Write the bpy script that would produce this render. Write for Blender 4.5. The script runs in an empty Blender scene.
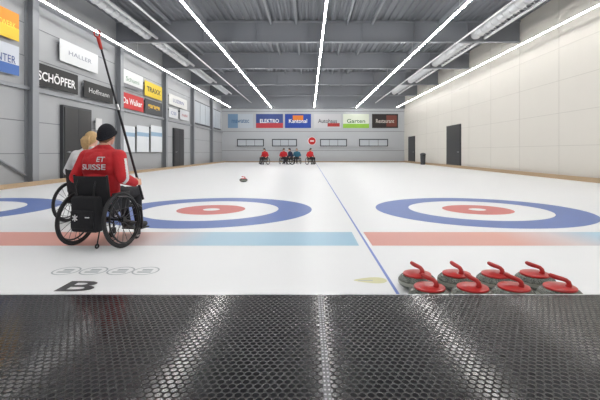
import bpy, bmesh, math, random
from mathutils import Vector, Matrix
from mathutils.bvhtree import BVHTree
random.seed(4)
S = bpy.context.scene
S.view_settings.view_transform = 'Standard'
COL = S.collection

# ------------------------------------------------------------ materials
def mat(name, col, rough=0.5, metal=0.0, emit=None, es=0.0, noise=0.0, nscale=20, bump=0.0, bscale=200, spec=0.5):
    m = bpy.data.materials.new(name); m.use_nodes = True
    nt = m.node_tree; b = nt.nodes['Principled BSDF']
    b.inputs['Base Color'].default_value = (*col, 1)
    b.inputs['Roughness'].default_value = rough
    b.inputs['Metallic'].default_value = metal
    b.inputs['Specular IOR Level'].default_value = spec
    if emit:
        b.inputs['Emission Color'].default_value = (*emit, 1)
        b.inputs['Emission Strength'].default_value = es
    tc = None
    if noise or bump:
        tc = nt.nodes.new('ShaderNodeTexCoord')
    if noise:
        n = nt.nodes.new('ShaderNodeTexNoise'); n.inputs['Scale'].default_value = nscale
        n.inputs['Detail'].default_value = 6
        nt.links.new(tc.outputs['Object'], n.inputs['Vector'])
        mr = nt.nodes.new('ShaderNodeMapRange')
        mr.inputs[3].default_value = 1 - noise; mr.inputs[4].default_value = 1 + noise
        nt.links.new(n.outputs['Fac'], mr.inputs[0])
        mx = nt.nodes.new('ShaderNodeVectorMath'); mx.operation = 'SCALE'
        mx.inputs[0].default_value = col
        nt.links.new(mr.outputs[0], mx.inputs['Scale'])
        nt.links.new(mx.outputs[0], b.inputs['Base Color'])
    if bump:
        n2 = nt.nodes.new('ShaderNodeTexNoise'); n2.inputs['Scale'].default_value = bscale
        nt.links.new(tc.outputs['Object'], n2.inputs['Vector'])
        bp = nt.nodes.new('ShaderNodeBump'); bp.inputs['Strength'].default_value = bump
        bp.inputs['Distance'].default_value = 0.01
        nt.links.new(n2.outputs['Fac'], bp.inputs['Height'])
        nt.links.new(bp.outputs[0], b.inputs['Normal'])
    return m

def hexc(r, g, b):
    f = lambda c: ((c/255)/12.92 if c/255 <= .04045 else ((c/255+.055)/1.055)**2.4)
    return (f(r), f(g), f(b))

M = {}
M['ice'] = mat('ice_surface', (.87, .88, .89), .42, noise=.012, nscale=3, spec=.4)
M['blue_ring'] = mat('ice_blue_paint', hexc(92, 118, 182), .42, noise=.04, nscale=5, spec=.4)
M['red_ring'] = mat('ice_red_paint', hexc(208, 112, 108), .42, noise=.04, nscale=5, spec=.4)
M['white_ring'] = mat('ice_white_paint', (.86, .87, .88), .42, spec=.4)
M['line_blue'] = mat('ice_line_blue', hexc(110, 135, 205), .4)
M['logo_grey'] = mat('ice_logo_grey', hexc(178, 184, 188), .4)
M['logo_dark'] = mat('ice_letter_dark', hexc(62, 62, 66), .4)
M['logo_yellow'] = mat('ice_logo_yellow', hexc(216, 214, 168), .4)
M['wall_grey'] = mat('wall_panel_grey', hexc(170, 172, 175), .5, noise=.03, nscale=1.5)
M['seam'] = mat('panel_seam', hexc(122, 124, 127), .6)
M['wall_beige'] = mat('wall_panel_beige', hexc(213, 209, 201), .55, noise=.02, nscale=1)
M['beige_seam'] = mat('beige_seam', hexc(190, 186, 178), .6)
M['wall_back'] = mat('wall_back_panel', hexc(192, 195, 199), .55, noise=.02, nscale=1)
M['steel'] = mat('steel_column', hexc(146, 149, 154), .45)
M['beam'] = mat('steel_beam', hexc(138, 141, 147), .5)
M['ceil'] = mat('ceiling_deck', hexc(118, 121, 127), .55)
M['duct'] = mat('galvanised_duct', hexc(214, 216, 219), .4, .2)
M['led'] = mat('led_strip', (1, 1, 1), .5, emit=(1, .985, .96), es=76)
M['led_wall'] = mat('led_strip_dim', (1, 1, 1), .5, emit=(1, .985, .96), es=24)
M['fixture'] = mat('light_housing', (.6, .6, .6), .5)
M['wood'] = mat('curb_wood', hexc(176, 152, 122), .6, noise=.1, nscale=8)
M['carpet'] = mat('side_walkway', hexc(140, 128, 112), .8, noise=.08, nscale=10)
M['white'] = mat('white_plastic', (.8, .8, .8), .5)
M['black'] = mat('black_plastic', (.012, .012, .014), .45)
M['doorblack'] = mat('door_black', (.02, .02, .022), .4)
M['alu'] = mat('aluminium', (.62, .63, .65), .28, .9)
M['strip'] = mat('seam_strip_metal', (.20, .20, .21), .42, .6)
M['pane'] = mat('window_pane', hexc(196, 202, 208), .15)
M['darkframe'] = mat('dark_frame', hexc(60, 62, 66), .5)
M['tyre'] = mat('tyre_rubber', (.018, .018, .02), .6)
M['fabric_black'] = mat('black_fabric', (.014, .014, .017), .85, bump=.5, bscale=60)
M['frame_paint'] = mat('chair_frame_black', (.02, .02, .022), .3, .3)
M['spoke'] = mat('wheel_spoke', (.12, .12, .13), .3, .7)
M['red_jacket'] = mat('red_jacket', hexc(205, 34, 42), .7, noise=.12, nscale=9, bump=.9, bscale=14)
M['dkred'] = mat('dark_red_panel', hexc(138, 18, 26), .7)
M['white_cloth'] = mat('white_cloth', (.75, .75, .76), .75, bump=.5, bscale=20)
M['pants'] = mat('black_trousers', (.02, .02, .025), .8, bump=.6, bscale=18)
M['shoe'] = mat('shoe', (.03, .03, .03), .6)
M['skin'] = mat('skin', hexc(222, 172, 146), .55)
M['hat'] = mat('knit_beanie_black', (.012, .013, .02), .9, bump=.8, bscale=90)
M['hair_blond'] = mat('hair_blond', hexc(206, 172, 122), .6, noise=.25, nscale=40, bump=.8, bscale=60)
M['hair_brown'] = mat('hair_brown', hexc(132, 98, 68), .6, noise=.25, nscale=40)
M['eye'] = mat('eye_white', (.85, .85, .85), .2)
M['iris'] = mat('iris', (.06, .04, .03), .2)
M['lip'] = mat('lip', hexc(178, 98, 90), .5)
M['teal'] = mat('teal_jacket', hexc(50, 110, 135), .7)
M['navy'] = mat('navy_jacket', hexc(30, 38, 66), .7)
M['stone_red'] = mat('stone_handle_red', hexc(190, 44, 42), .3)
M['red_grip'] = mat('stick_head_red', hexc(205, 60, 50), .4)
M['pole'] = mat('stick_pole', (.025, .025, .03), .35, .3)

# granite
def granite():
    m = mat('granite', (.2, .2, .2), .25)
    nt = m.node_tree; b = nt.nodes['Principled BSDF']
    tc = nt.nodes.new('ShaderNodeTexCoord'); v = nt.nodes.new('ShaderNodeTexNoise')
    v.inputs['Scale'].default_value = 140; v.inputs['Detail'].default_value = 3
    nt.links.new(tc.outputs['Object'], v.inputs['Vector'])
    r = nt.nodes.new('ShaderNodeValToRGB')
    r.color_ramp.elements[0].position = .38; r.color_ramp.elements[0].color = (*hexc(52, 56, 52), 1)
    r.color_ramp.elements[1].position = .62; r.color_ramp.elements[1].color = (*hexc(118, 122, 112), 1)
    nt.links.new(v.outputs['Fac'], r.inputs[0]); nt.links.new(r.outputs[0], b.inputs['Base Color'])
    return m
M['granite'] = granite()
M['granite_band'] = mat('granite_striking_band', hexc(164, 166, 156), .7, noise=.15, nscale=120)

# rubber stud mat
def rubber():
    m = mat('rubber_stud_mat', (.03, .03, .033), .15, spec=.30)
    nt = m.node_tree; N = nt.nodes; L = nt.links; b = N['Principled BSDF']
    tc = N.new('ShaderNodeTexCoord')
    a = .034; bb = a*1.732
    def grid(off):
        ad = N.new('ShaderNodeVectorMath'); ad.operation = 'ADD'; ad.inputs[1].default_value = (off*a/2, off*bb/2, 0)
        L.new(tc.outputs['Object'], ad.inputs[0])
        mu = N.new('ShaderNodeVectorMath'); mu.operation = 'MULTIPLY'; mu.inputs[1].default_value = (1/a, 1/bb, 0)
        L.new(ad.outputs[0], mu.inputs[0])
        fr = N.new('ShaderNodeVectorMath'); fr.operation = 'FRACTION'; L.new(mu.outputs[0], fr.inputs[0])
        su = N.new('ShaderNodeVectorMath'); su.operation = 'SUBTRACT'; su.inputs[1].default_value = (.5, .5, 0)
        L.new(fr.outputs[0], su.inputs[0])
        m2 = N.new('ShaderNodeVectorMath'); m2.operation = 'MULTIPLY'; m2.inputs[1].default_value = (1, 1.732, 0)
        L.new(su.outputs[0], m2.inputs[0])
        ln = N.new('ShaderNodeVectorMath'); ln.operation = 'LENGTH'; L.new(m2.outputs[0], ln.inputs[0])
        return ln.outputs['Value']
    mn = N.new('ShaderNodeMath'); mn.operation = 'MINIMUM'
    L.new(grid(0), mn.inputs[0]); L.new(grid(1), mn.inputs[1])
    mr = N.new('ShaderNodeMapRange'); mr.interpolation_type = 'SMOOTHSTEP'
    mr.inputs[1].default_value = .32; mr.inputs[2].default_value = .50
    mr.inputs[3].default_value = 1; mr.inputs[4].default_value = 0
    L.new(mn.outputs[0], mr.inputs[0])
    bp = N.new('ShaderNodeBump'); bp.inputs['Strength'].default_value = .42; bp.inputs['Distance'].default_value = .002
    L.new(mr.outputs[0], bp.inputs['Height']); L.new(bp.outputs[0], b.inputs['Normal'])
    mx = N.new('ShaderNodeMix'); mx.data_type = 'RGBA'
    mx.inputs[6].default_value = (.004, .004, .005, 1); mx.inputs[7].default_value = (.013, .013, .015, 1)
    L.new(mr.outputs[0], mx.inputs[0]); L.new(mx.outputs[2], b.inputs['Base Color'])
    # grooves between the studs hold dust: rougher there
    rr = N.new('ShaderNodeMapRange'); rr.inputs[3].default_value = .4; rr.inputs[4].default_value = .14
    L.new(mr.outputs[0], rr.inputs[0]); L.new(rr.outputs[0], b.inputs['Roughness'])
    return m
M['rubber'] = rubber()

# red -> light blue band
def bandmat():
    m = mat('ice_band_paint', (.5, .5, .5), .42, spec=.4)
    nt = m.node_tree; b = nt.nodes['Principled BSDF']
    tc = nt.nodes.new('ShaderNodeTexCoord'); sx = nt.nodes.new('ShaderNodeSeparateXYZ')
    nt.links.new(tc.outputs['Object'], sx.inputs[0])
    mr = nt.nodes.new('ShaderNodeMapRange'); mr.inputs[1].default_value = -2.4; mr.inputs[2].default_value = 2.4
    nt.links.new(sx.outputs[0], mr.inputs[0])
    r = nt.nodes.new('ShaderNodeValToRGB'); e = r.color_ramp.elements
    e[0].position = 0; e[0].color = (*hexc(218, 152, 140), 1)
    e[1].position = 1; e[1].color = (*hexc(158, 198, 220), 1)
    x = e.new(.36); x.color = (*hexc(224, 166, 152), 1)
    x = e.new(.50); x.color = (*hexc(218, 204, 204), 1)
    x = e.new(.62); x.color = (*hexc(172, 204, 222), 1)
    nt.links.new(mr.outputs[0], r.inputs[0]); nt.links.new(r.outputs[0], b.inputs['Base Color'])
    return m
M['band'] = bandmat()

# ------------------------------------------------------------ mesh builder
class MB:
    def __init__(s): s.bm = bmesh.new(); s.mats = []
    def mi(s, m):
        if m not in s.mats: s.mats.append(m)
        return s.mats.index(m)
    def box(s, lo, hi, m, bev=0, rot=None):
        c = [(lo[i]+hi[i])/2 for i in range(3)]; d = [hi[i]-lo[i] for i in range(3)]
        mt = Matrix.Translation(c)
        if rot is not None: mt = mt @ rot
        mt = mt @ Matrix.Diagonal((*d, 1))
        r = bmesh.ops.create_cube(s.bm, size=1, matrix=mt)
        vs = r['verts']; fs = set(f for v in vs for f in v.link_faces)
        k = s.mi(m)
        for f in fs: f.material_index = k
        if bev:
            es = list(set(e for v in vs for e in v.link_edges))
            rr = bmesh.ops.bevel(s.bm, geom=es, offset=bev, segments=3, affect='EDGES', profile=.5)
            for f in rr['faces']: f.material_index = k
    def rings(s, rings, m, cap=True, closed=False):
        k = s.mi(m); n = len(rings[0]); V = [[s.bm.verts.new(p) for p in r] for r in rings]
        R = len(V)
        for i in range(R if closed else R-1):
            a = V[i]; b = V[(i+1) % R]
            for j in range(n):
                f = s.bm.faces.new((a[j], a[(j+1) % n], b[(j+1) % n], b[j])); f.material_index = k
        if cap and not closed:
            f = s.bm.faces.new(V[0][::-1]); f.material_index = k
            f = s.bm.faces.new(V[-1]); f.material_index = k
    def tube(s, pts, r, m, seg=10, closed=False):
        pts = [Vector(p) for p in pts]; n = len(pts)
        rad = r if isinstance(r, (list, tuple)) else [r]*n
        up = None; out = []
        for i, p in enumerate(pts):
            if closed: t = pts[(i+1) % n]-pts[i-1]
            elif i == 0: t = pts[1]-pts[0]
            elif i == n-1: t = pts[-1]-pts[-2]
            else: t = (pts[i+1]-p).normalized()+(p-pts[i-1]).normalized()
            t.normalize()
            if up is None:
                up = Vector((0, 0, 1)) if abs(t.z) < .9 else Vector((1, 0, 0))
            up = (up-t*up.dot(t)).normalized(); sd = t.cross(up)
            out.append([p+(up*math.cos(2*math.pi*j/seg)+sd*math.sin(2*math.pi*j/seg))*rad[i] for j in range(seg)])
        s.rings(out, m, True, closed)
    def torus(s, c, ax, R, r, m, seg=40, rs=10, sq=1.0):
        c = Vector(c); ax = Vector(ax).normalized(); u = ax.orthogonal().normalized(); v = ax.cross(u)
        out = []
        for i in range(seg):
            t = 2*math.pi*i/seg; d = u*math.cos(t)+v*math.sin(t)
            out.append([c+d*(R+r*math.cos(2*math.pi*j/rs))+ax*(r*sq*math.sin(2*math.pi*j/rs)) for j in range(rs)])
        s.rings(out, m, closed=True)
    def lathe(s, prof, m, c=(0, 0, 0), seg=40, mf=None):
        c = Vector(c); k = s.mi(m)
        V = [[s.bm.verts.new(c+Vector((r*math.cos(2*math.pi*j/seg), r*math.sin(2*math.pi*j/seg), z))) for j in range(seg)] for r, z in prof]
        for i in range(len(V)-1):
            kk = k if mf is None or mf[i] is None else s.mi(mf[i])
            for j in range(seg):
                f = s.bm.faces.new((V[i][j], V[i][(j+1) % seg], V[i+1][(j+1) % seg], V[i+1][j])); f.material_index = kk
        s.bm.faces.new(V[0][::-1]).material_index = k
        f = s.bm.faces.new(V[-1]); f.material_index = k if mf is None or mf[-1] is None else s.mi(mf[-1])
    def ell(s, c, r, m, rot=None, u=20, v=14):
        mt = Matrix.Translation(c)
        if rot is not None: mt = mt @ rot
        mt = mt @ Matrix.Diagonal((*r, 1))
        res = bmesh.ops.create_uvsphere(s.bm, u_segments=u, v_segments=v, radius=1, matrix=mt)
        k = s.mi(m)
        for f in set(f for w in res['verts'] for f in w.link_faces): f.material_index = k
    def annulus(s, c, r0, r1, z, m, seg=128):
        k = s.mi(m)
        def ring(r): return [s.bm.verts.new((c[0]+r*math.cos(2*math.pi*j/seg), c[1]+r*math.sin(2*math.pi*j/seg), z)) for j in range(seg)]
        o = ring(r1)
        if r0 > 0:
            i = ring(r0)
            for j in range(seg):
                s.bm.faces.new((i[j], o[j], o[(j+1) % seg], i[(j+1) % seg])).material_index = k
        else: s.bm.faces.new(o).material_index = k
    def quad(s, ps, m): s.bm.faces.new([s.bm.verts.new(p) for p in ps]).material_index = s.mi(m)
    def obj(s, name, parent=None, loc=(0, 0, 0), rz=0, smooth=True, fixn=True):
        if fixn: bmesh.ops.recalc_face_normals(s.bm, faces=s.bm.faces)
        me = bpy.data.meshes.new(name); s.bm.to_mesh(me); s.bm.free()
        for m in s.mats: me.materials.append(m)
        if smooth:
            me.shade_smooth(); me.set_sharp_from_angle(angle=math.radians(38))
        return mkobj(name, me, parent, loc, rz)
def mkobj(name, data, parent=None, loc=(0, 0, 0), rz=0):
    o = bpy.data.objects.new(name, data); COL.objects.link(o)
    o.location = loc; o.rotation_euler = (0, 0, rz)
    if parent: o.parent = parent
    return o

def text_mesh(txt, w, h, shear=0, bold=.012):
    cu = bpy.data.curves.new('t', 'FONT'); cu.body = txt; cu.resolution_u = 3; cu.shear = shear
    cu.extrude = 0; cu.offset = bold
    o = bpy.data.objects.new('t', cu); COL.objects.link(o)
    bpy.context.view_layer.update()
    me = bpy.data.meshes.new_from_object(o.evaluated_get(bpy.context.evaluated_depsgraph_get()))
    bpy.data.objects.remove(o)
    xs = [v.co.x for v in me.vertices]; ys = [v.co.y for v in me.vertices]
    x0, x1, y0, y1 = min(xs), max(xs), min(ys), max(ys)
    for v in me.vertices:
        v.co.x = (v.co.x-(x0+x1)/2)*w/(x1-x0); v.co.y = (v.co.y-(y0+y1)/2)*h/(y1-y0); v.co.z = 0
    return me
def add_text(txt, w, h, m, mtx, parent=None, name='lettering', shear=0, bold=.012):
    me = text_mesh(txt, w, h, shear, bold); me.transform(mtx); me.materials.clear(); me.materials.append(m)
    for p in me.polygons: p.material_index = 0
    return mkobj(name, me, parent)

_mc = {}
def cm(rgb, rough=.55):
    if rgb not in _mc: _mc[rgb] = mat('print_%d_%d_%d' % rgb, hexc(*rgb), rough)
    return _mc[rgb]

# ------------------------------------------------------------ constants
H = 1.05; F = 400.0; VX, VY = 309.0, 152.0
XL, XR, YB, YF = -9.15, 10.0, 42.0, -3.0
ZC = H+6.2; ZB = H+5.2; EDGE = 2.60; MATZ = .12

# ------------------------------------------------------------ room
b = MB(); b.box((XL, EDGE, -.1), (XR, YB, 0), M['ice']); b.obj('floor', smooth=False)
b = MB(); b.box((XL, YF, -.1), (XR, EDGE, MATZ), M['rubber']); b.obj('floor_rubber_matting', smooth=False)
b = MB(); b.box((XL, EDGE, .0), (XR, EDGE+.012, MATZ+.002), M['alu']); b.obj('trim_1', smooth=False)
b = MB()
b.box((.071-.015, YF, MATZ), (.071+.015, EDGE, MATZ+.003), M['strip'])
y = .9
while y < EDGE:
    for dx in (-.008, .008):
        b.lathe([(.005, MATZ+.003), (.004, MATZ+.005), (.001, MATZ+.0055)], M['alu'], (.071+dx, y, 0), 8)
    y += .03
b.obj('trim_2')

b = MB()
b.box((XL-.2, YF, -.1), (XL, YB, ZC+.2), M['wall_grey'])
for z in [1.0, 2.05, 3.1, 4.15, 5.2, 6.25]:
    b.box((XL, YF, z-.012), (XL+.012, YB, z+.012), M['seam'])
b.obj('wall_left', smooth=False)
b = MB()
b.box((XR, YF, -.1), (XR+.2, YB, ZC+.2), M['wall_beige'])
yy = 1.0
while yy < YB:
    b.box((XR-.005, yy-.010, 0), (XR, yy+.010, ZC), M['beige_seam']); yy += 3.0
for z in (1.3, 2.6, 3.9, 5.2):
    b.box((XR-.006, YF, z-.008), (XR, YB, z+.008), M['beige_seam'])
b.obj('wall_right', smooth=False)
b = MB()
b.box((XL, YB, -.1), (XR, YB+.2, ZC+.2), M['wall_back'])
for z in [1.2, 3.2, 5.3]:
    b.box((XL, YB-.012, z-.02), (XR, YB, z+.02), M['seam'])
b.obj('wall_back', smooth=False)
b = MB(); b.box((XL, YF-.2, -.1), (XR, YF, ZC+.2), M['wall_grey']); b.obj('wall_front', smooth=False)

# ceiling: trapezoidal deck
b = MB(); k = b.mi(M['ceil']); p = .3; x = XL; prof = []
while x < XR+.3:
    prof += [(x, 0), (x+.10, 0), (x+.14, .07), (x+.26, .07)]; x += p
rows = [[b.bm.verts.new((px, yy, ZC+pz)) for px, pz in prof] for yy in (YF, YB)]
for i in range(len(prof)-1): b.bm.faces.new((rows[0][i], rows[1][i], rows[1][i+1], rows[0][i+1]))
b.box((XL, YF, ZC+.1), (XR, YB, ZC+.2), M['ceil'])
b.obj('ceiling', smooth=False, fixn=False)

# portal frames
frames = [1.0, 7.0, 13.0, 19.0, 25.0, 31.0, 37.0]
for fy in frames:
    b = MB()
    b.box((XL, fy-.13, ZB), (XR, fy+.13, ZB+.05), M['beam'])
    b.box((XL, fy-.13, ZC-.05), (XR, fy+.13, ZC), M['beam'])
    b.box((XL, fy-.02, ZB+.05), (XR, fy+.02, ZC-.05), M['beam'])
    for xx in [-7.5, -5, -2.5, 0, 2.5, 5, 7.5]:
        b.box((xx-.012, fy-.12, ZB+.05), (xx+.012, fy+.12, ZC-.05), M['beam'])
    b.obj('ceiling_beam', smooth=False)
    b = MB(); w = .28; xa, xb = XL, XL+w
    b.box((xa, fy-.15, 0), (xa+.03, fy+.15, ZB), M['steel'])
    b.box((xb-.03, fy-.15, 0), (xb, fy+.15, ZB), M['steel'])
    b.box((xa+.03, fy-.02, 0), (xb-.03, fy+.02, ZB), M['steel'])
    b.box((xa-.0, fy-.22, 0), (xb+.05, fy+.22, .03), M['steel'])
    b.obj('steel_column', smooth=False)
b = MB(); b.box((XL, YB-.35, H+4.55), (XR, YB, ZC), M['beam']); b.obj('ceiling_beam', smooth=False)

b = MB()
for xx in [-6.6, -4.9, -1.8, -.6, 1.8, 3.0, 6.2, 8.9]:
    b.box((xx-.05, YF, ZC-.16), (xx+.05, YB-.35, ZC), M['beam'])
b.obj('ceiling_purlins', smooth=False)
b = MB()
b.box((XL, YF, 3.05), (XL+.11, YB, 3.17), M['steel'])
b.box((XL, YF, 6.0), (XL+.22, YB, 6.18), M['steel'])
b.obj('wall_girts', smooth=False)
b = MB()
b.tube([(XL+.075, 7.2, 3.0), (XL+.075, 12.8, .3)], .04, M['steel'], 8)
b.obj('diagonal_bracing')

def duct(xc, name):
    b = MB()
    for a, c in zip(frames[:-1], frames[1:]):
        b.tube([(xc, a+.2, H+5.5), (xc, c-.2, H+5.5)], .21, M['duct'], 16)
        b.tube([(xc+.46, a+.2, H+5.35), (xc+.46, c-.2, H+5.35)], .065, M['duct'], 8)
        n = 12
        for i in range(n):
            yy = a+.3+(c-a-.6)*i/(n-1)
            b.torus((xc, yy, H+5.5), (0, 1, 0), .215, .02, M['duct'], 16, 6)
            if i < n-1:
                y2 = a+.3+(c-a-.6)*(i+1)/(n-1)
                b.tube([(xc+.1, yy, H+5.45), (xc+.46, (yy+y2)/2, H+5.35), (xc+.1, y2, H+5.45)], .02, M['duct'], 5)
    b.obj(name)
duct(-7.6, 'ventilation_duct'); duct(7.8, 'ventilation_duct')
b = MB()
for xx in (-6.0, 6.9):
    b.tube([(xx, YF+.1, ZB-.10), (xx, YB-.5, ZB-.10)], .04, M['duct'], 8)
    for fy in frames: b.tube([(xx, fy, ZB-.10), (xx, fy, ZB+.01)], .012, M['duct'], 6)
b.obj('ceiling_service_pipes')

# LED strips
for xx, zz, lm in ((-8.14, H+4.6, 'led_wall'), (-3.9, H+4.6, 'led'), (.54, H+4.6, 'led'), (4.9, H+4.6, 'led'), (9.1, H+4.6, 'led_wall')):
    b = MB(); yy = -2.0
    b.box((xx-.03, -2.2, zz+.03), (xx+.03, 41.3, zz+.07), M['fixture'])
    while yy < 40.5:
        b.box((xx-.025, yy, zz), (xx+.025, yy+1.36, zz+.03), M[lm]); yy += 1.5
    for fy in frames+[41.0]:
        b.tube([(xx, fy, zz+.07), (xx, fy, ZB+.02)], .008, M['fixture'], 6)
    b.obj('ceiling_light_strip', smooth=False)

# curbs, walkways
b = MB(); b.box((XL+.0, EDGE+.02, 0), (XL+.5, YB-.9, .04), M['carpet']); b.box((XL+.5, EDGE+.02, 0), (XL+.6, YB-.9, .13), M['wood']); b.obj('baseboard_left', smooth=False)
b = MB(); b.box((XR-.25, EDGE+.02, 0), (XR-.12, YB-.9, .16), M['wood']); b.box((XR-.12, EDGE+.02, 0), (XR, YB-.9, .05), M['carpet']); b.obj('baseboard_right', smooth=False)
b = MB(); b.box((XL, YB-.9, 0), (XR, YB-.8, .1), M['wood']); b.box((XL, YB-.8, 0), (XR, YB, .03), M['carpet']); b.obj('baseboard_back', smooth=False)

# ------------------------------------------------------------ ice markings
for cx in (-6.63, -1.78, 3.07):
    b = MB()
    b.annulus((0, 0), 1.22, 1.83, 0, M['blue_ring'])
    b.annulus((0, 0), .15, .61, 0, M['red_ring'])
    b.annulus((0, 0), 0, .15, 0, M['white_ring'])
    b.obj('curling_house', loc=(cx, 7.3, .0015), smooth=False, fixn=False)
    b = MB(); b.quad([(-2.35, -.38, 0), (2.35, -.38, 0), (2.35, .38, 0), (-2.35, .38, 0)], M['band'])
    b.obj('ice_colour_band', loc=(cx-.01, 4.86, .0015), smooth=False, fixn=False)
b = MB(); b.quad([(.645, EDGE+.02, .0015), (.67, EDGE+.02, .0015), (.67, 36, .0015), (.645, 36, .0015)], M['line_blue'])
b.obj('sheet_divider_line', smooth=False, fixn=False)
sh = Matrix.Translation((-1.79, 3.13, .002))
add_text('B', .27, .24, M['logo_dark'], sh, name='ice_sheet_letter', shear=0, bold=.02)
b = MB()
for i, cx in enumerate((-2.14, -1.90, -1.66, -1.44)):
    sx = .115
    k = b.mi(M['logo_grey']); seg = 40
    o = [b.bm.verts.new((cx+sx*math.cos(2*math.pi*j/seg), 3.53+.12*math.sin(2*math.pi*j/seg), .002)) for j in range(seg)]
    n = [b.bm.verts.new((cx+sx*.88*math.cos(2*math.pi*j/seg), 3.53+.105*math.sin(2*math.pi*j/seg), .002)) for j in range(seg)]
    for j in range(seg): b.bm.faces.new((n[j], o[j], o[(j+1) % seg], n[(j+1) % seg])).material_index = k
    b.box((cx-.06, 3.48, .001), (cx+.06, 3.51, .002), M['logo_grey'])
    b.box((cx-.04, 3.54, .001), (cx+.05, 3.58, .002), M['logo_grey'])
b.obj('ice_logo_badges', smooth=False, fixn=False)
b = MB(); k = b.mi(M['logo_yellow']); seg = 40
o = [b.bm.verts.new((.5+.135*math.cos(2*math.pi*j/seg), 3.27+.07*math.sin(2*math.pi*j/seg)*(1+.5*math.cos(2*math.pi*j/seg)), .002)) for j in range(seg)]
b.bm.faces.new(o)
b.box((.40, 3.255, .002), (.52, 3.27, .003), M['logo_grey'])
b.obj('ice_logo', smooth=False, fixn=False)

# ------------------------------------------------------------ banners & doors on walls
WX = XL+.15
def wallpos(x0, x1, yt, yb):
    d0 = F*(-WX)/(VX-x0); d1 = F*(-WX)/(VX-x1)
    return d0, d1, H+(VY-yb)*d0/F, H+(VY-yt)*d0/F
def lbanner(x0, x1, yt, yb, bg, txt=None, tc=(255, 255, 255), stripe=None, tw=.8, th=.4, name='sponsor_banner'):
    y0, y1, z0, z1 = wallpos(x0, x1, yt, yb)
    b = MB(); b.box((WX-.02, y0, z0), (WX, y1, z1), cm(bg))
    for q in (y0+.1, y1-.1): b.box((XL+.014, q-.03, z1-.2), (WX-.02, q+.03, z1-.1), M['steel'])
    if stripe:
        c, a, e = stripe
        b.box((WX, y0, z0+(z1-z0)*a), (WX+.004, y1, z0+(z1-z0)*e), cm(c))
    o = b.obj(name, smooth=False)
    if txt:
        mt = Matrix.Translation((WX+.007, (y0+y1)/2, (z0+z1)/2)) @ Matrix.Rotation(math.pi/2, 4, 'Z') @ Matrix.Rotation(math.pi/2, 4, 'X')
        add_text(txt, (y1-y0)*tw, (z1-z0)*th, cm(tc), mt, o, bold=.02 if th > .3 else .0)
lbanner(-20, 19, -4, 27, (236, 150, 40), 'KRAFTWERK', (250, 235, 90), ((240, 205, 60), .0, .45), th=.2)
lbanner(-20, 19, 33, 66, (210, 215, 225), 'WINTER', (40, 70, 140), ((70, 110, 180), .0, .35), th=.25)
lbanner(60, 98, 38, 60, (224, 226, 228), 'HALLER', (130, 136, 152), None, .6, .2)
lbanner(34, 78, 61, 84, (16, 16, 18), 'SCHÖPFER', (245, 245, 245), None, .86, .5)
lbanner(84, 113, 80, 97, (18, 18, 20), 'Hoffmann', (225, 225, 225), None, .7, .3)
lbanner(121, 143, 67, 85, (222, 224, 224), 'Schumi', (70, 130, 90), ((120, 120, 125), .0, .2), .6, .25)
lbanner(145, 162, 80, 95, (232, 200, 40), 'TRAXX', (30, 30, 30), None, .8, .35)
lbanner(121, 143.5, 91, 107, (206, 44, 44), 'Da Walker', (250, 250, 250), None, .85, .4)
lbanner(145, 162, 98, 113, (60, 62, 66), 'garage', (250, 200, 60), None, .7, .35)
lbanner(169, 187, 93, 104, (222, 222, 218), 'LUZERN', (60, 80, 150), None, .6, .3)
lbanner(169, 178, 107, 117, (220, 222, 224), 'CSS', (50, 90, 160), None, .6, .3)
lbanner(180, 189, 109, 119, (206, 208, 212), 'mobil', (180, 50, 50), None, .6, .3)
for x0, x1 in ((123, 135), (137, 149), (151, 162)):
    lbanner(x0, x1, 125, 152, (222, 226, 230), None, stripe=((150, 180, 205), .6, .75), name='wall_poster')

def ldoor(x0, x1, yt, name, col=M['doorblack']):
    y0, y1, _, z1 = wallpos(x0, x1, yt, 150)
    b = MB(); b.box((XL+.013, y0-.08, 0.05), (XL+.13, y1+.08, z1+.08), M['darkframe'])
    b.box((XL+.13, y0, .07), (XL+.15, y1, z1), col)
    b.box((XL+.15, (y0+y1)/2-.01, .07), (XL+.155, (y0+y1)/2+.01, z1), M['darkframe'])
    b.tube([(XL+.15, y0+.12, 1.05), (XL+.21, y0+.12, 1.05), (XL+.21, y0+.26, 1.05)], .012, M['alu'], 8)
    b.obj(name, smooth=False)
ldoor(65, 91, 107, 'door_1'); ldoor(175, 184, 129, 'door_2')
lbanner(96, 102, 118, 130, (215, 215, 215), None, name='notice_board')
b = MB()
for y0, y1 in ((31.5, 36.6), (37.4, 41)):
    b.box((XL, y0, 3.3), (XL+.1, y1, 5.2), M['darkframe'])
    n = 3
    for i in range(n):
        a = y0+.1+(y1-y0-.2)*i/n; c = y0+(y1-y0-.2)*(i+1)/n
        b.box((XL+.1, a, 3.4), (XL+.12, c, 5.1), M['pane'])
b.obj('window_5', smooth=False)

def bx(px): return (px-VX)*YB/F
def bz(py): return H+(VY-py)*YB/F
def bbanner(x0, x1, yt, yb, bg, txt, tc, stripe=None):
    X0, X1, Z0, Z1 = bx(x0), bx(x1), bz(yb), bz(yt)
    b = MB(); b.box((X0, YB-.04, Z0), (X1, YB-.015, Z1), cm(bg))
    if stripe:
        c, a, e, f, g = stripe
        b.box((X0+(X1-X0)*a, YB-.045, Z0+(Z1-Z0)*f), (X0+(X1-X0)*e, YB-.04, Z0+(Z1-Z0)*g), cm(c))
    o = b.obj('sponsor_banner', smooth=False)
    mt = Matrix.Translation(((X0+X1)/2, YB-.05, (Z0+Z1)/2)) @ Matrix.Rotation(math.pi/2, 4, 'X')
    add_text(txt, (X1-X0)*.7, (Z1-Z0)*.28, cm(tc), mt, o)
bbanner(228, 253, 114, 128, (196, 204, 212), 'mawatec', (70, 110, 150), ((120, 150, 180), 0, .4, 0, 1))
bbanner(256, 283, 114, 128, (60, 80, 140), 'ELEKTRO', (250, 250, 250), ((190, 60, 70), 0, 1, .0, .35))
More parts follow.
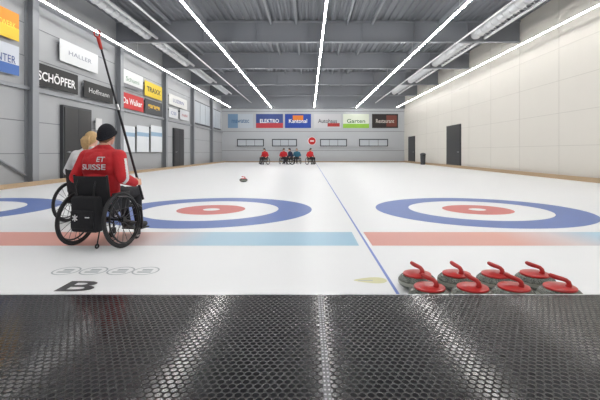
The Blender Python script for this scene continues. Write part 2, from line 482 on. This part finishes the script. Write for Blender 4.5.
bbanner(285, 311, 114, 128, (36, 70, 160), 'Kantonal', (250, 250, 250), ((230, 130, 50), .3, .7, .55, .9))
bbanner(314, 341, 114, 128, (205, 205, 208), 'Autohaus', (60, 60, 70), ((170, 50, 50), .5, .95, .1, .35))
bbanner(343, 369, 114, 128, (224, 230, 214), 'Garten', (50, 110, 60), ((150, 200, 70), 0, 1, .0, .3))
bbanner(372, 398, 114, 128, (42, 36, 36), 'Restaurant', (210, 200, 190), ((120, 60, 50), .55, .95, .1, .9))
for i, (x0, x1) in enumerate(((237, 264), (272, 297), (320, 347), (359, 388))):
    X0, X1, Z0, Z1 = bx(x0), bx(x1), bz(146.5), bz(139)
    b = MB(); b.box((X0, YB-.06, Z0), (X1, YB, Z1), M['darkframe'])
    n = 3; w = (X1-X0-.16)/n
    for j in range(n):
        b.box((X0+.08+j*w+.02, YB-.07, Z0+.1), (X0+.08+(j+1)*w-.02, YB-.06, Z1-.1), M['pane'])
    b.box((X0-.08, YB-.14, Z0-.06), (X1+.08, YB, Z0), M['alu'])
    b.obj('window_%d' % (i+1), smooth=False)
b = MB(); c = (bx(312), 0, bz(141))
b.tube([(c[0], YB-.12, c[2]), (c[0], YB, c[2])], .42, cm((205, 40, 40)), 32)
b.torus((c[0], YB-.12, c[2]), (0, 1, 0), .42, .03, cm((240, 240, 240)), 32, 6)
b.box((c[0]-.2, YB-.135, c[2]-.05), (c[0]+.2, YB-.12, c[2]+.05), cm((245, 245, 245)))
b.obj('round_wall_sign')
def rdoor(x0, x1, z1, name):
    ya = F*XR/(x1-VX); yb2 = F*XR/(x0-VX)
    b = MB(); b.box((XR-.06, ya-.06, 0.05), (XR-.007, yb2+.06, z1+.06), M['darkframe'])
    b.box((XR-.08, ya, .07), (XR-.06, yb2, z1), M['doorblack'])
    b.tube([(XR-.08, ya+.15, 1.05), (XR-.14, ya+.15, 1.05), (XR-.14, ya+.3, 1.05)], .015, M['alu'], 8)
    b.obj(name, smooth=False)
rdoor(447.5, 461, 2.85, 'door_3'); rdoor(409, 415, 2.5, 'door_4')
b = MB(); b.lathe([(.15, 0), (.19, .03), (.22, .8), (.235, .82), (.235, .86), (.2, .93), (.08, .98), (.001, .98)], M['darkframe'], seg=24)
b.box((-.1, -.23, .7), (.1, -.2, .8), M['black'])
b.obj('trash_bin', loc=(9.4, 33.0, .0))

# ------------------------------------------------------------ curling stones
def stone_mesh():
    b = MB()
    prof = [(.062, 0), (.066, .002), (.09, .008), (.118, .022), (.136, .038), (.1425, .048), (.1435, .06), (.1425, .072), (.136, .084), (.118, .101), (.09, .112), (.06, .115), (.001, .115)]
    g = M['granite']; t = M['granite_band']
    mf = [None]*len(prof)
    for i in (5, 6): mf[i] = t
    b.lathe(prof, g, seg=48, mf=mf)
    b.lathe([(.102, .106), (.107, .111), (.104, .119), (.075, .128), (.03, .133), (.001, .133)], M['stone_red'], seg=40)
    pts = [(.050, 0, .126), (.056, 0, .142), (.052, 0, .158), (.036, 0, .169), (.012, 0, .173), (-.016, 0, .175), (-.044, 0, .179), (-.064, 0, .184), (-.073, 0, .186)]
    b.tube(pts, [.022, .0175, .0155, .0145, .015, .016, .016, .0135, .005], M['stone_red'], 14)
    o = b.obj('curling_stone'); me = o.data; bpy.data.objects.remove(o); return me
sm = stone_mesh()
pos = [(.836, 2.775), (1.134, 2.77), (1.424, 2.78), (1.742, 2.775), (.831, 3.075), (1.136, 3.08), (1.434, 3.07), (1.739, 3.08)]
ang = [-52, -66, -58, -48, -62, -72, -60, -55]
for (x, y), a in zip(pos, ang): mkobj('curling_stone', sm, None, (x, y, .0), math.radians(a))
mkobj('curling_stone', sm, None, (-2.31, 14.1, .0), math.radians(20))

# ------------------------------------------------------------ wheelchair
def wheelchair(loc, yaw, bag=True, detail=True):
    e = mkobj('wheelchair', None, None, (loc[0], loc[1], 0), yaw); e.empty_display_size = .2
    R = .305; cb = math.radians(5)
    for s_ in (-1, 1):
        b = MB(); c = Vector((s_*.285, 0, R*math.cos(cb))); ax = Vector((s_*math.cos(cb), 0, s_*s_*math.sin(cb))).normalized()
        b.torus(c, ax, R-.017, .018, M['tyre'], 56 if detail else 28, 8)
        b.torus(c, ax, R-.038, .012, M['frame_paint'], 48 if detail else 24, 8)
        b.torus(c+ax*.04, ax, R-.055, .0095, M['frame_paint'], 48 if detail else 24, 8)
        b.tube([c-ax*.03, c+ax*.035], .03, M['frame_paint'], 16)
        u = ax.orthogonal().normalized(); v = ax.cross(u); n = 18 if detail else 8
        for i in range(n):
            t = 2*math.pi*i/n; d = u*math.cos(t)+v*math.sin(t); t2 = t+(.25 if i % 2 else -.25); d2 = u*math.cos(t2)+v*math.sin(t2)
            b.tube([c+d2*.02+ax*(.02 if i % 2 else -.02), c+d*(R-.04)], .0028, M['spoke'], 5)
        for i in range(6):
            t = 2*math.pi*i/6; d = u*math.cos(t)+v*math.sin(t)
            b.tube([c+d*(R-.034), c+ax*.04+d*(R-.05)], .005, M['frame_paint'], 5)
        b.obj('wheel_%s' % ('left' if s_ < 0 else 'right'), e)
        b = MB(); x = s_*.17
        b.tube([(x, .45, .17), (x, .45, .11)], .012, M['frame_paint'], 8)
        for q in (-.022, .022): b.box((x+q-.003, .40, .05), (x+q+.003, .46, .12), M['frame_paint'])
        b.torus((x, .42, .055), (1, 0, 0), .04, .015, M['tyre'], 24, 8); b.tube([(x-.02, .42, .055), (x+.02, .42, .055)], .028, M['alu'], 12)
        b.obj('caster_%s' % ('left' if s_ < 0 else 'right'), e)
    b = MB()
    for s_ in (-1, 1):
        x = s_*.205
        b.tube([(x, -.14, .80), (x, -.11, .60), (x, -.08, .40), (x, -.06, .36)], .0125, M['frame_paint'])
        b.tube([(x, -.10, .41), (x, .2, .42), (x, .38, .42), (x*.98, .46, .38), (x*.75, .55, .20), (x*.6, .58, .10)], .0135, M['frame_paint'])
        b.tube([(x, -.06, .36), (x, .0, .305), (x, .15, .27), (x*.9, .40, .20), (x*.85, .45, .17), (x*.93, .46, .36)], .012, M['frame_paint'])
        b.box((s_*.222-.003, -.08, .42), (s_*.222+.003, .22, .60), M['black'], .002)
    b.tube([(-.25, 0, .305), (.25, 0, .305)], .017, M['frame_paint'])
    b.tube([(-.205, .18, .27), (.205, .18, .27)], .011, M['frame_paint'])
    b.tube([(-.205, -.125, .70), (.205, -.125, .70)], .010, M['frame_paint'])
    b.box((-.13, .54, .085), (.13, .74, .10), M['black'], .004)
    b.tube([(.08, 0, .30), (.08, -.10, .18), (.08, -.13, .06)], .007, M['frame_paint'])
    b.torus((.08, -.135, .032), (1, 0, 0), .02, .01, M['tyre'], 16, 6)
    b.obj('frame', e)
    b = MB(); b.box((-.2, -.1, .405), (.2, .38, .455), M['fabric_black'], .02); b.obj('seat_cushion', e)
    b = MB(); rr = []
    for i in range(9):
        t = i/8*2-1; x = t*.205; y = -.12-.045*(1-t*t)
        rr.append([(x, y+.02, .46), (x, y+.0, .62), (x, y-.02, .79), (x, y-.035, .79), (x, y-.015, .62), (x, y+.005, .46)])
    b.rings([[Vector(p) for p in r] for r in rr], M['fabric_black']); b.obj('backrest', e)
    if bag:
        b = MB(); b.box((-.18, -.23, .19), (.15, -.10, .58), M['fabric_black'], .035)
        b.box((-.15, -.26, .23), (.12, -.22, .43), M['fabric_black'], .02)
        b.tube([(-.1, -.19, .54), (-.12, -.2, .68), (-.12, -.16, .78)], .008, M['black']); b.tube([(.08, -.19, .54), (.1, -.2, .68), (.1, -.16, .78)], .008, M['black'])
        for a in (35, -35, 90):
            b.box((-.12, -.265, .35-.006), (-.05, -.255, .35+.006), M['white'], rot=Matrix.Rotation(math.radians(a), 4, 'Y'))
        b.box((.04, -.265, .36-.005), (.09, -.255, .36+.005), M['white'])
        b.obj('backpack', e)
    return e

# ------------------------------------------------------------ people
def remesh(b, vox, smooth=3):
    me = bpy.data.meshes.new('tmp'); bmesh.ops.recalc_face_normals(b.bm, faces=b.bm.faces); b.bm.to_mesh(me); b.bm.free()
    o = bpy.data.objects.new('tmp', me); COL.objects.link(o)
    m = o.modifiers.new('r', 'REMESH'); m.mode = 'VOXEL'; m.voxel_size = vox
    m2 = o.modifiers.new('s', 'SMOOTH'); m2.factor = .5; m2.iterations = smooth
    bpy.context.view_layer.update()
    out = bpy.data.meshes.new_from_object(o.evaluated_get(bpy.context.evaluated_depsgraph_get()))
    bpy.data.objects.remove(o); return out
def capsule(b, p0, r0, p1, r1, m):
    p0 = Vector(p0); p1 = Vector(p1)
    b.ell(p0, (r0,)*3, m, u=16, v=10); b.ell(p1, (r1,)*3, m, u=16, v=10)
    if (p1-p0).length > 1e-4: b.tube([p0, p1], [r0, r1], m, 16)
def sdist(p, a, c, ra, rc):
    d = c-a; t = 0 if d.length_squared < 1e-9 else max(0, min(1, (p-a).dot(d)/d.length_squared))
    return (p-(a+d*t)).length-(ra+(rc-ra)*t)

def hand(e, side, wrist, Y, Z, mats, curl=(20, 30, 20), name='hand', grip=False):
    Y = Vector(Y).normalized(); Z = Vector(Z); Z = (Z-Y*Z.dot(Y)).normalized(); X = Y.cross(Z)
    s_ = -1 if side == 'r' else 1
    W = Vector(wrist)
    T = lambda p: W+X*p[0]+Y*p[1]+Z*p[2]
    b = MB(); m = mats
    capsule(b, T((0, -.03, 0)), .028, T((0, .01, 0)), .027, m)
    for q in (-.026, -.009, .009, .026): capsule(b, T((q*.6, .01, 0)), .018, T((q, .082, 0)), .0125, m)
    for i, (q, Ln) in enumerate(((-.03, .070), (-.010, .078), (.010, .073), (.029, .057))):
        q = q*(-s_) if side != 'r' else q
        p = Vector((q, .082, 0)); a = 0
        for k2, fr in enumerate((.45, .3, .25)):
            a += math.radians(curl[k2])
            n2 = p+Vector((0, math.cos(a), -math.sin(a)))*Ln*fr
            r0 = .0095-.001*k2
            capsule(b, T(p), r0, T(n2), r0-.001, m); p = n2
    th = [(.026*s_, .02, -.008), (.046*s_, .048, -.02), (.045*s_, .078, -.036) if grip else (.056*s_, .075, -.022), (.02*s_, .098, -.052) if grip else (.06*s_, .10, -.026)]
    for i in range(3): capsule(b, T(th[i]), .0145-.0025*i, T(th[i+1]), .012-.0015*i, m)
    me = remesh(b, .004, 2); me.materials.clear(); me.materials.append(m); me.shade_smooth()
    for p in me.polygons: p.material_index = 0
    return mkobj(name, me, e)

def person(loc, yaw, jacket, stripe, pants, vox=.010, lean=0.0, hat=True, hair=None, stick=False, hires=True):
    e = mkobj('seated_person', None, None, (loc[0], loc[1], 0), yaw); e.empty_display_size = .2
    bones = []
    def B(l, p0, r0, p1, r1): bones.append((l, Vector(p0), r0, Vector(p1), r1))
    dm = M['skin']; b = MB()
    b.ell((0, .05, .565), (.195, .150, .115), dm); B('j', (-.08, .05, .60), .11, (.08, .05, .60), .11)
    b.ell((0, .035+lean*.4, .72), (.205, .150, .17), dm); B('j', (-.06, .03, .72), .14, (.06, .03, .72), .14)
    b.ell((0, .035+lean*.8, .90), (.222, .152, .18), dm); B('j', (-.08, .03+lean*.8, .9), .14, (.08, .03+lean*.8, .9), .14)
    for z, hw, r in ((.66, .07, .128), (.76, .085, .130), (.86, .10, .134), (.93, .11, .128), (.98, .12, .105)):
        capsule(b, (-hw, .035+lean*.7, z), r, (hw, .035+lean*.7, z), r, dm)
    for s_ in (-1, 1):
        capsule(b, (0, .03+lean, 1.01), .09, (s_*.165, .03+lean, 1.00), .082, dm); B('j', (0, .03+lean, 1.01), .09, (s_*.165, .03+lean, 1.00), .085)
        capsule(b, (s_*.12, .03+lean, 1.04), .05, (s_*.03, .05+lean, 1.10), .05, dm); B('j', (s_*.12, .03+lean, 1.04), .052, (s_*.03, .05+lean, 1.09), .052)
    capsule(b, (0, .045+lean, 1.06), .07, (0, .055+lean, 1.105), .068, dm); B('c', (0, .045+lean, 1.06), .075, (0, .055+lean, 1.105), .068)
    capsule(b, (0, .05+lean, 1.08), .055, (0, .08+lean, 1.19), .052, dm); B('s', (0, .05+lean, 1.12), .05, (0, .08+lean, 1.19), .052)
    hc = Vector((0, .10+lean, 1.250))
    b.ell(hc, (.077, .096, .105), dm); b.ell(hc+Vector((0, .035, -.055)), (.055, .055, .062), dm)
    B('s', hc+Vector((0, 0, -.05)), .09, hc+Vector((0, 0, .03)), .085)
    capsule(b, hc+Vector((0, .09, .005)), .010, hc+Vector((0, .112, -.028)), .015, dm)
    capsule(b, hc+Vector((-.012, .108, -.03)), .009, hc+Vector((.012, .108, -.03)), .009, dm)
    b.ell(hc+Vector((0, .075, -.098)), (.024, .02, .018), dm)
    for s_ in (-1, 1): b.ell(hc+Vector((s_*.078, -.005, -.015)), (.012, .02, .032), dm)
    arms = {}
    for s_ in (-1, 1):
        S0 = Vector((s_*.205, .03+lean, .995)); E = Vector((s_*.300, -.02+lean*.6, .765)); Wr = Vector((s_*.30, .19, .70))
        if s_ < 0 or not stick: Wr = Vector((s_*.305, .16, .665))
        capsule(b, S0, .085, E, .070, dm); capsule(b, E, .070, Wr, .047, dm)
        B('a', S0, .085, E, .072); B('a', E, .072, Wr, .049); arms[s_] = Wr
        Hp = Vector((s_*.09, .07, .555)); K = Vector((s_*.105, .50, .565)); A = Vector((s_*.085, .58, .19)); T = Vector((s_*.09, .70, .135))
        capsule(b, Hp, .092, K, .068, dm); capsule(b, K, .068, K+(A-K)*.4+Vector((0, -.012, 0)), .062, dm); capsule(b, K+(A-K)*.4+Vector((0, -.012, 0)), .062, A, .048, dm)
        capsule(b, A+Vector((0, -.02, -.045)), .038, T, .034, dm)
        B('p', Hp+Vector((0, .1, 0)), .092, K, .07); B('p', K, .07, A, .05); B('f', A+Vector((0, -.02, -.05)), .042, T, .036)
    me = remesh(b, vox, 5)
    me.materials.clear()
    ms = [jacket, stripe, pants, M['skin'], M['shoe'], M['dkred']]
    for m in ms: me.materials.append(m)
    lab = {'j': 0, 'a': 0, 'c': 0, 'p': 2, 's': 3, 'f': 4}
    for p in me.polygons:
        c = p.center; best = min(bones, key=lambda q: sdist(c, q[1], q[3], q[2], q[4])); k = lab[best[0]]
        if hires and abs(c.x) > .24 and c.x*p.normal.x > 0 and .70 < c.z < .98:
            ay = (.03+lean)+(-.05-.4*lean)*(.995-c.z)/.23
            if abs(c.y-ay+.005) < .022 and abs(c.x) > .205+.095*(.995-c.z)/.23: k = 1
        if best[0] == 'c' and c.z > 1.13: k = 3
        if c.z > 1.145: k = 3
        p.material_index = k
    me.shade_smooth()
    body = mkobj('body', me, e)
    gm = M['skin']
    grip = None
    if stick:
        hand(e, 'r', arms[1]+Vector((0, .03, 0)), (0, 1, 0.0), (1, 0, .15), gm, (55, 78, 60), 'hand_right', True)
        grip = arms[1]+Vector((-.032, .03+.088, 0))
    else: hand(e, 'r', arms[1]+Vector((0, .03, -.01)), (-.05, .9, -.35), (.15, .2, 1), gm, (25, 35, 25), 'hand_right')
    hand(e, 'l', arms[-1]+Vector((0, .03, -.01)), (.05, .9, -.35), (-.15, .2, 1), gm, (25, 35, 25), 'hand_left')
    b = MB()
    for s_ in (-1, 1):
        b.ell(hc+Vector((s_*.03, .083, .004)), (.013, .011, .009), M['eye'], u=12, v=8)
        b.ell(hc+Vector((s_*.03, .0925, .004)), (.005, .003, .005), M['iris'], u=10, v=6)
        b.tube([hc+Vector((s_*.015, .093, .022)), hc+Vector((s_*.03, .092, .026)), hc+Vector((s_*.045, .083, .022))], .0035, M['hair_brown'], 6)
    b.ell(hc+Vector((0, .094, -.062)), (.022, .008, .006), M['lip'], u=12, v=8)
    b.obj('face', e)
    hm = hair or M['hair_brown']
    def cap(m, grow, zlo, fy, name, gz=0):
        b = MB(); nu, nv = 32, 14; V = []; b.mi(m)
        for i in range(nv):
            row = []
            for j in range(nu):
                a = 2*math.pi*j/nu; y = math.sin(a)
                low = zlo+fy*(y+1)/2
                t = i/(nv-1); z = low+(1-low)*math.sin(t*math.pi/2)
                z = min(z, .9995); r = math.sqrt(max(0, 1-z*z)) if z > 0 else math.sqrt(1-z*z*.5)
                g = grow
                row.append(b.bm.verts.new(hc+Vector((r*math.cos(a)*(.077+g), r*y*(.096+g)-.004, z*(.105+g+gz)))))
            V.append(row)
        for i in range(nv-1):
            for j in range(nu): b.bm.faces.new((V[i][j], V[i][(j+1) % nu], V[i+1][(j+1) % nu], V[i+1][j]))
        b.bm.faces.new(V[-1]); b.bm.faces.new(V[0][::-1])
        if name == 'beanie':
            pts = []
            for j in range(nu):
                a = 2*math.pi*j/nu; y = math.sin(a); z = zlo+fy*(y+1)/2+.10
                r = math.sqrt(1-z*z) if z > 0 else math.sqrt(1-z*z*.5)
                pts.append(hc+Vector((r*math.cos(a)*(.077+grow), r*y*(.096+grow)-.004, z*(.105+grow+gz))))
            b.tube(pts, .011, m, 8, closed=True)
        return b.obj(name, e)
    if hat:
        cap(hm, .009, -1.0, 1.25, 'hair'); cap(M['hat'], .017, -.62, .90, 'beanie', .006)
    else:
        cap(hm, .014, -.90, 1.40, 'hair')
        if hires:
            b = MB()
            for i in range(9):
                q = (i-4)*.011
                b.tube([hc+Vector((q, -.10, .03)), hc+Vector((q*1.4, -.135, -.02)), hc+Vector((q*1.3, -.13, -.10)), hc+Vector((q*.8, -.115, -.17))], [.014, .016, .014, .003], hm, 8)
            b.obj('ponytail', e)
    return e, body, grip

# main curler
Pl = (-2.34, 4.47); yaw = -math.radians(12)
wheelchair(Pl, yaw, True, True)
e, body, grip = person(Pl, yaw, M['red_jacket'], M['white_cloth'], M['pants'], .0075, 0.02, True, M['hair_brown'], True)
bm = bmesh.new(); bm.from_mesh(body.data); bvh = BVHTree.FromBMesh(bm)
def back_text(txt, w, h, cx, cz):
    me = text_mesh(txt, w, h, 0, .02)
    t = bmesh.new(); t.from_mesh(me); bmesh.ops.triangulate(t, faces=t.faces)
    bmesh.ops.subdivide_edges(t, edges=t.edges, cuts=2, use_grid_fill=True)
    for v in t.verts:
        o = Vector((cx+v.co.x, -1, cz+v.co.y)); hit = bvh.ray_cast(o, Vector((0, 1, 0)))
        v.co = (hit[0]+Vector((0, -.007, 0))) if hit[0] else o+Vector((0, .85, 0))
    t.to_mesh(me); t.free(); me.materials.clear(); me.materials.append(M['white_cloth'])
    for p in me.polygons: p.material_index = 0
    mkobj('jacket_lettering', me, e)
back_text('SUISSE', .30, .062, -.01, .885); back_text('ET', .085, .055, .08, .970)
bm.free()
R = Matrix.Rotation(yaw, 4, 'Z'); gw = R @ grip+Vector((Pl[0], Pl[1], 0))
top = Vector(((98-VX)*4.5/F, 4.5, H+115*4.5/F)); d = (top-gw).normalized()
bot = gw-d*.22
b = MB()
b.tube([bot, gw+d*.9], .014, M['pole'], 12); b.tube([gw+d*.85, top], .0115, M['pole'], 12)
b.tube([gw+d*.86, gw+d*.93], .018, M['alu'], 12)
b.tube([top-d*.14, top-d*.04, top], [.016, .02, .018], M['red_grip'], 12)
sd = Vector((1, 0, 0)); sd = (sd-d*sd.dot(d)).normalized()
for s_ in (-1, 1): b.tube([top-d*.01, top+sd*.03*s_+d*.02, top+sd*.03*s_+d*.07], .009, M['red_grip'], 8)
b.obj('curling_delivery_stick')

# second curler
P2 = (-3.33, 5.95); y2 = -math.radians(14)
wheelchair(P2, y2, False, True)
person(P2, y2, M['white_cloth'], M['red_jacket'], M['pants'], .010, 0.03, False, M['hair_blond'], False)

# far group
far = [(265, 33.4, 150, M['red_jacket'], True), (283.5, 34.2, 200, M['red_jacket'], True), (290.5, 33.2, 120, M['navy'], True), (297, 34.6, 170, M['teal'], False), (310, 33.4, 215, M['red_jacket'], True)]
for px, dy, a, jm, ht in far:
    X = (px-VX)*dy/F
    wheelchair((X, dy), math.radians(a), False, False)
    person((X, dy), math.radians(a), jm, M['white_cloth'], M['pants'], .02, 0, ht, M['hair_brown'], False, False)

# ------------------------------------------------------------ world, camera
w = bpy.data.worlds.new('world'); S.world = w; w.use_nodes = True
w.node_tree.nodes['Background'].inputs[0].default_value = (.8, .85, .9, 1); w.node_tree.nodes['Background'].inputs[1].default_value = .3
K, CX, CY = 1, 300, 200
cd = bpy.data.cameras.new('camera'); cd.lens = F/600*36*K; cd.sensor_width = 36; cd.sensor_fit = 'HORIZONTAL'
cd.shift_x = K*(CX-VX)/600; cd.shift_y = -K*(CY-VY)/600; cd.clip_end = 200
c = bpy.data.objects.new('camera', cd); COL.objects.link(c); c.location = (0, 0, H); c.rotation_euler = (math.pi/2, 0, 0)
S.camera = c
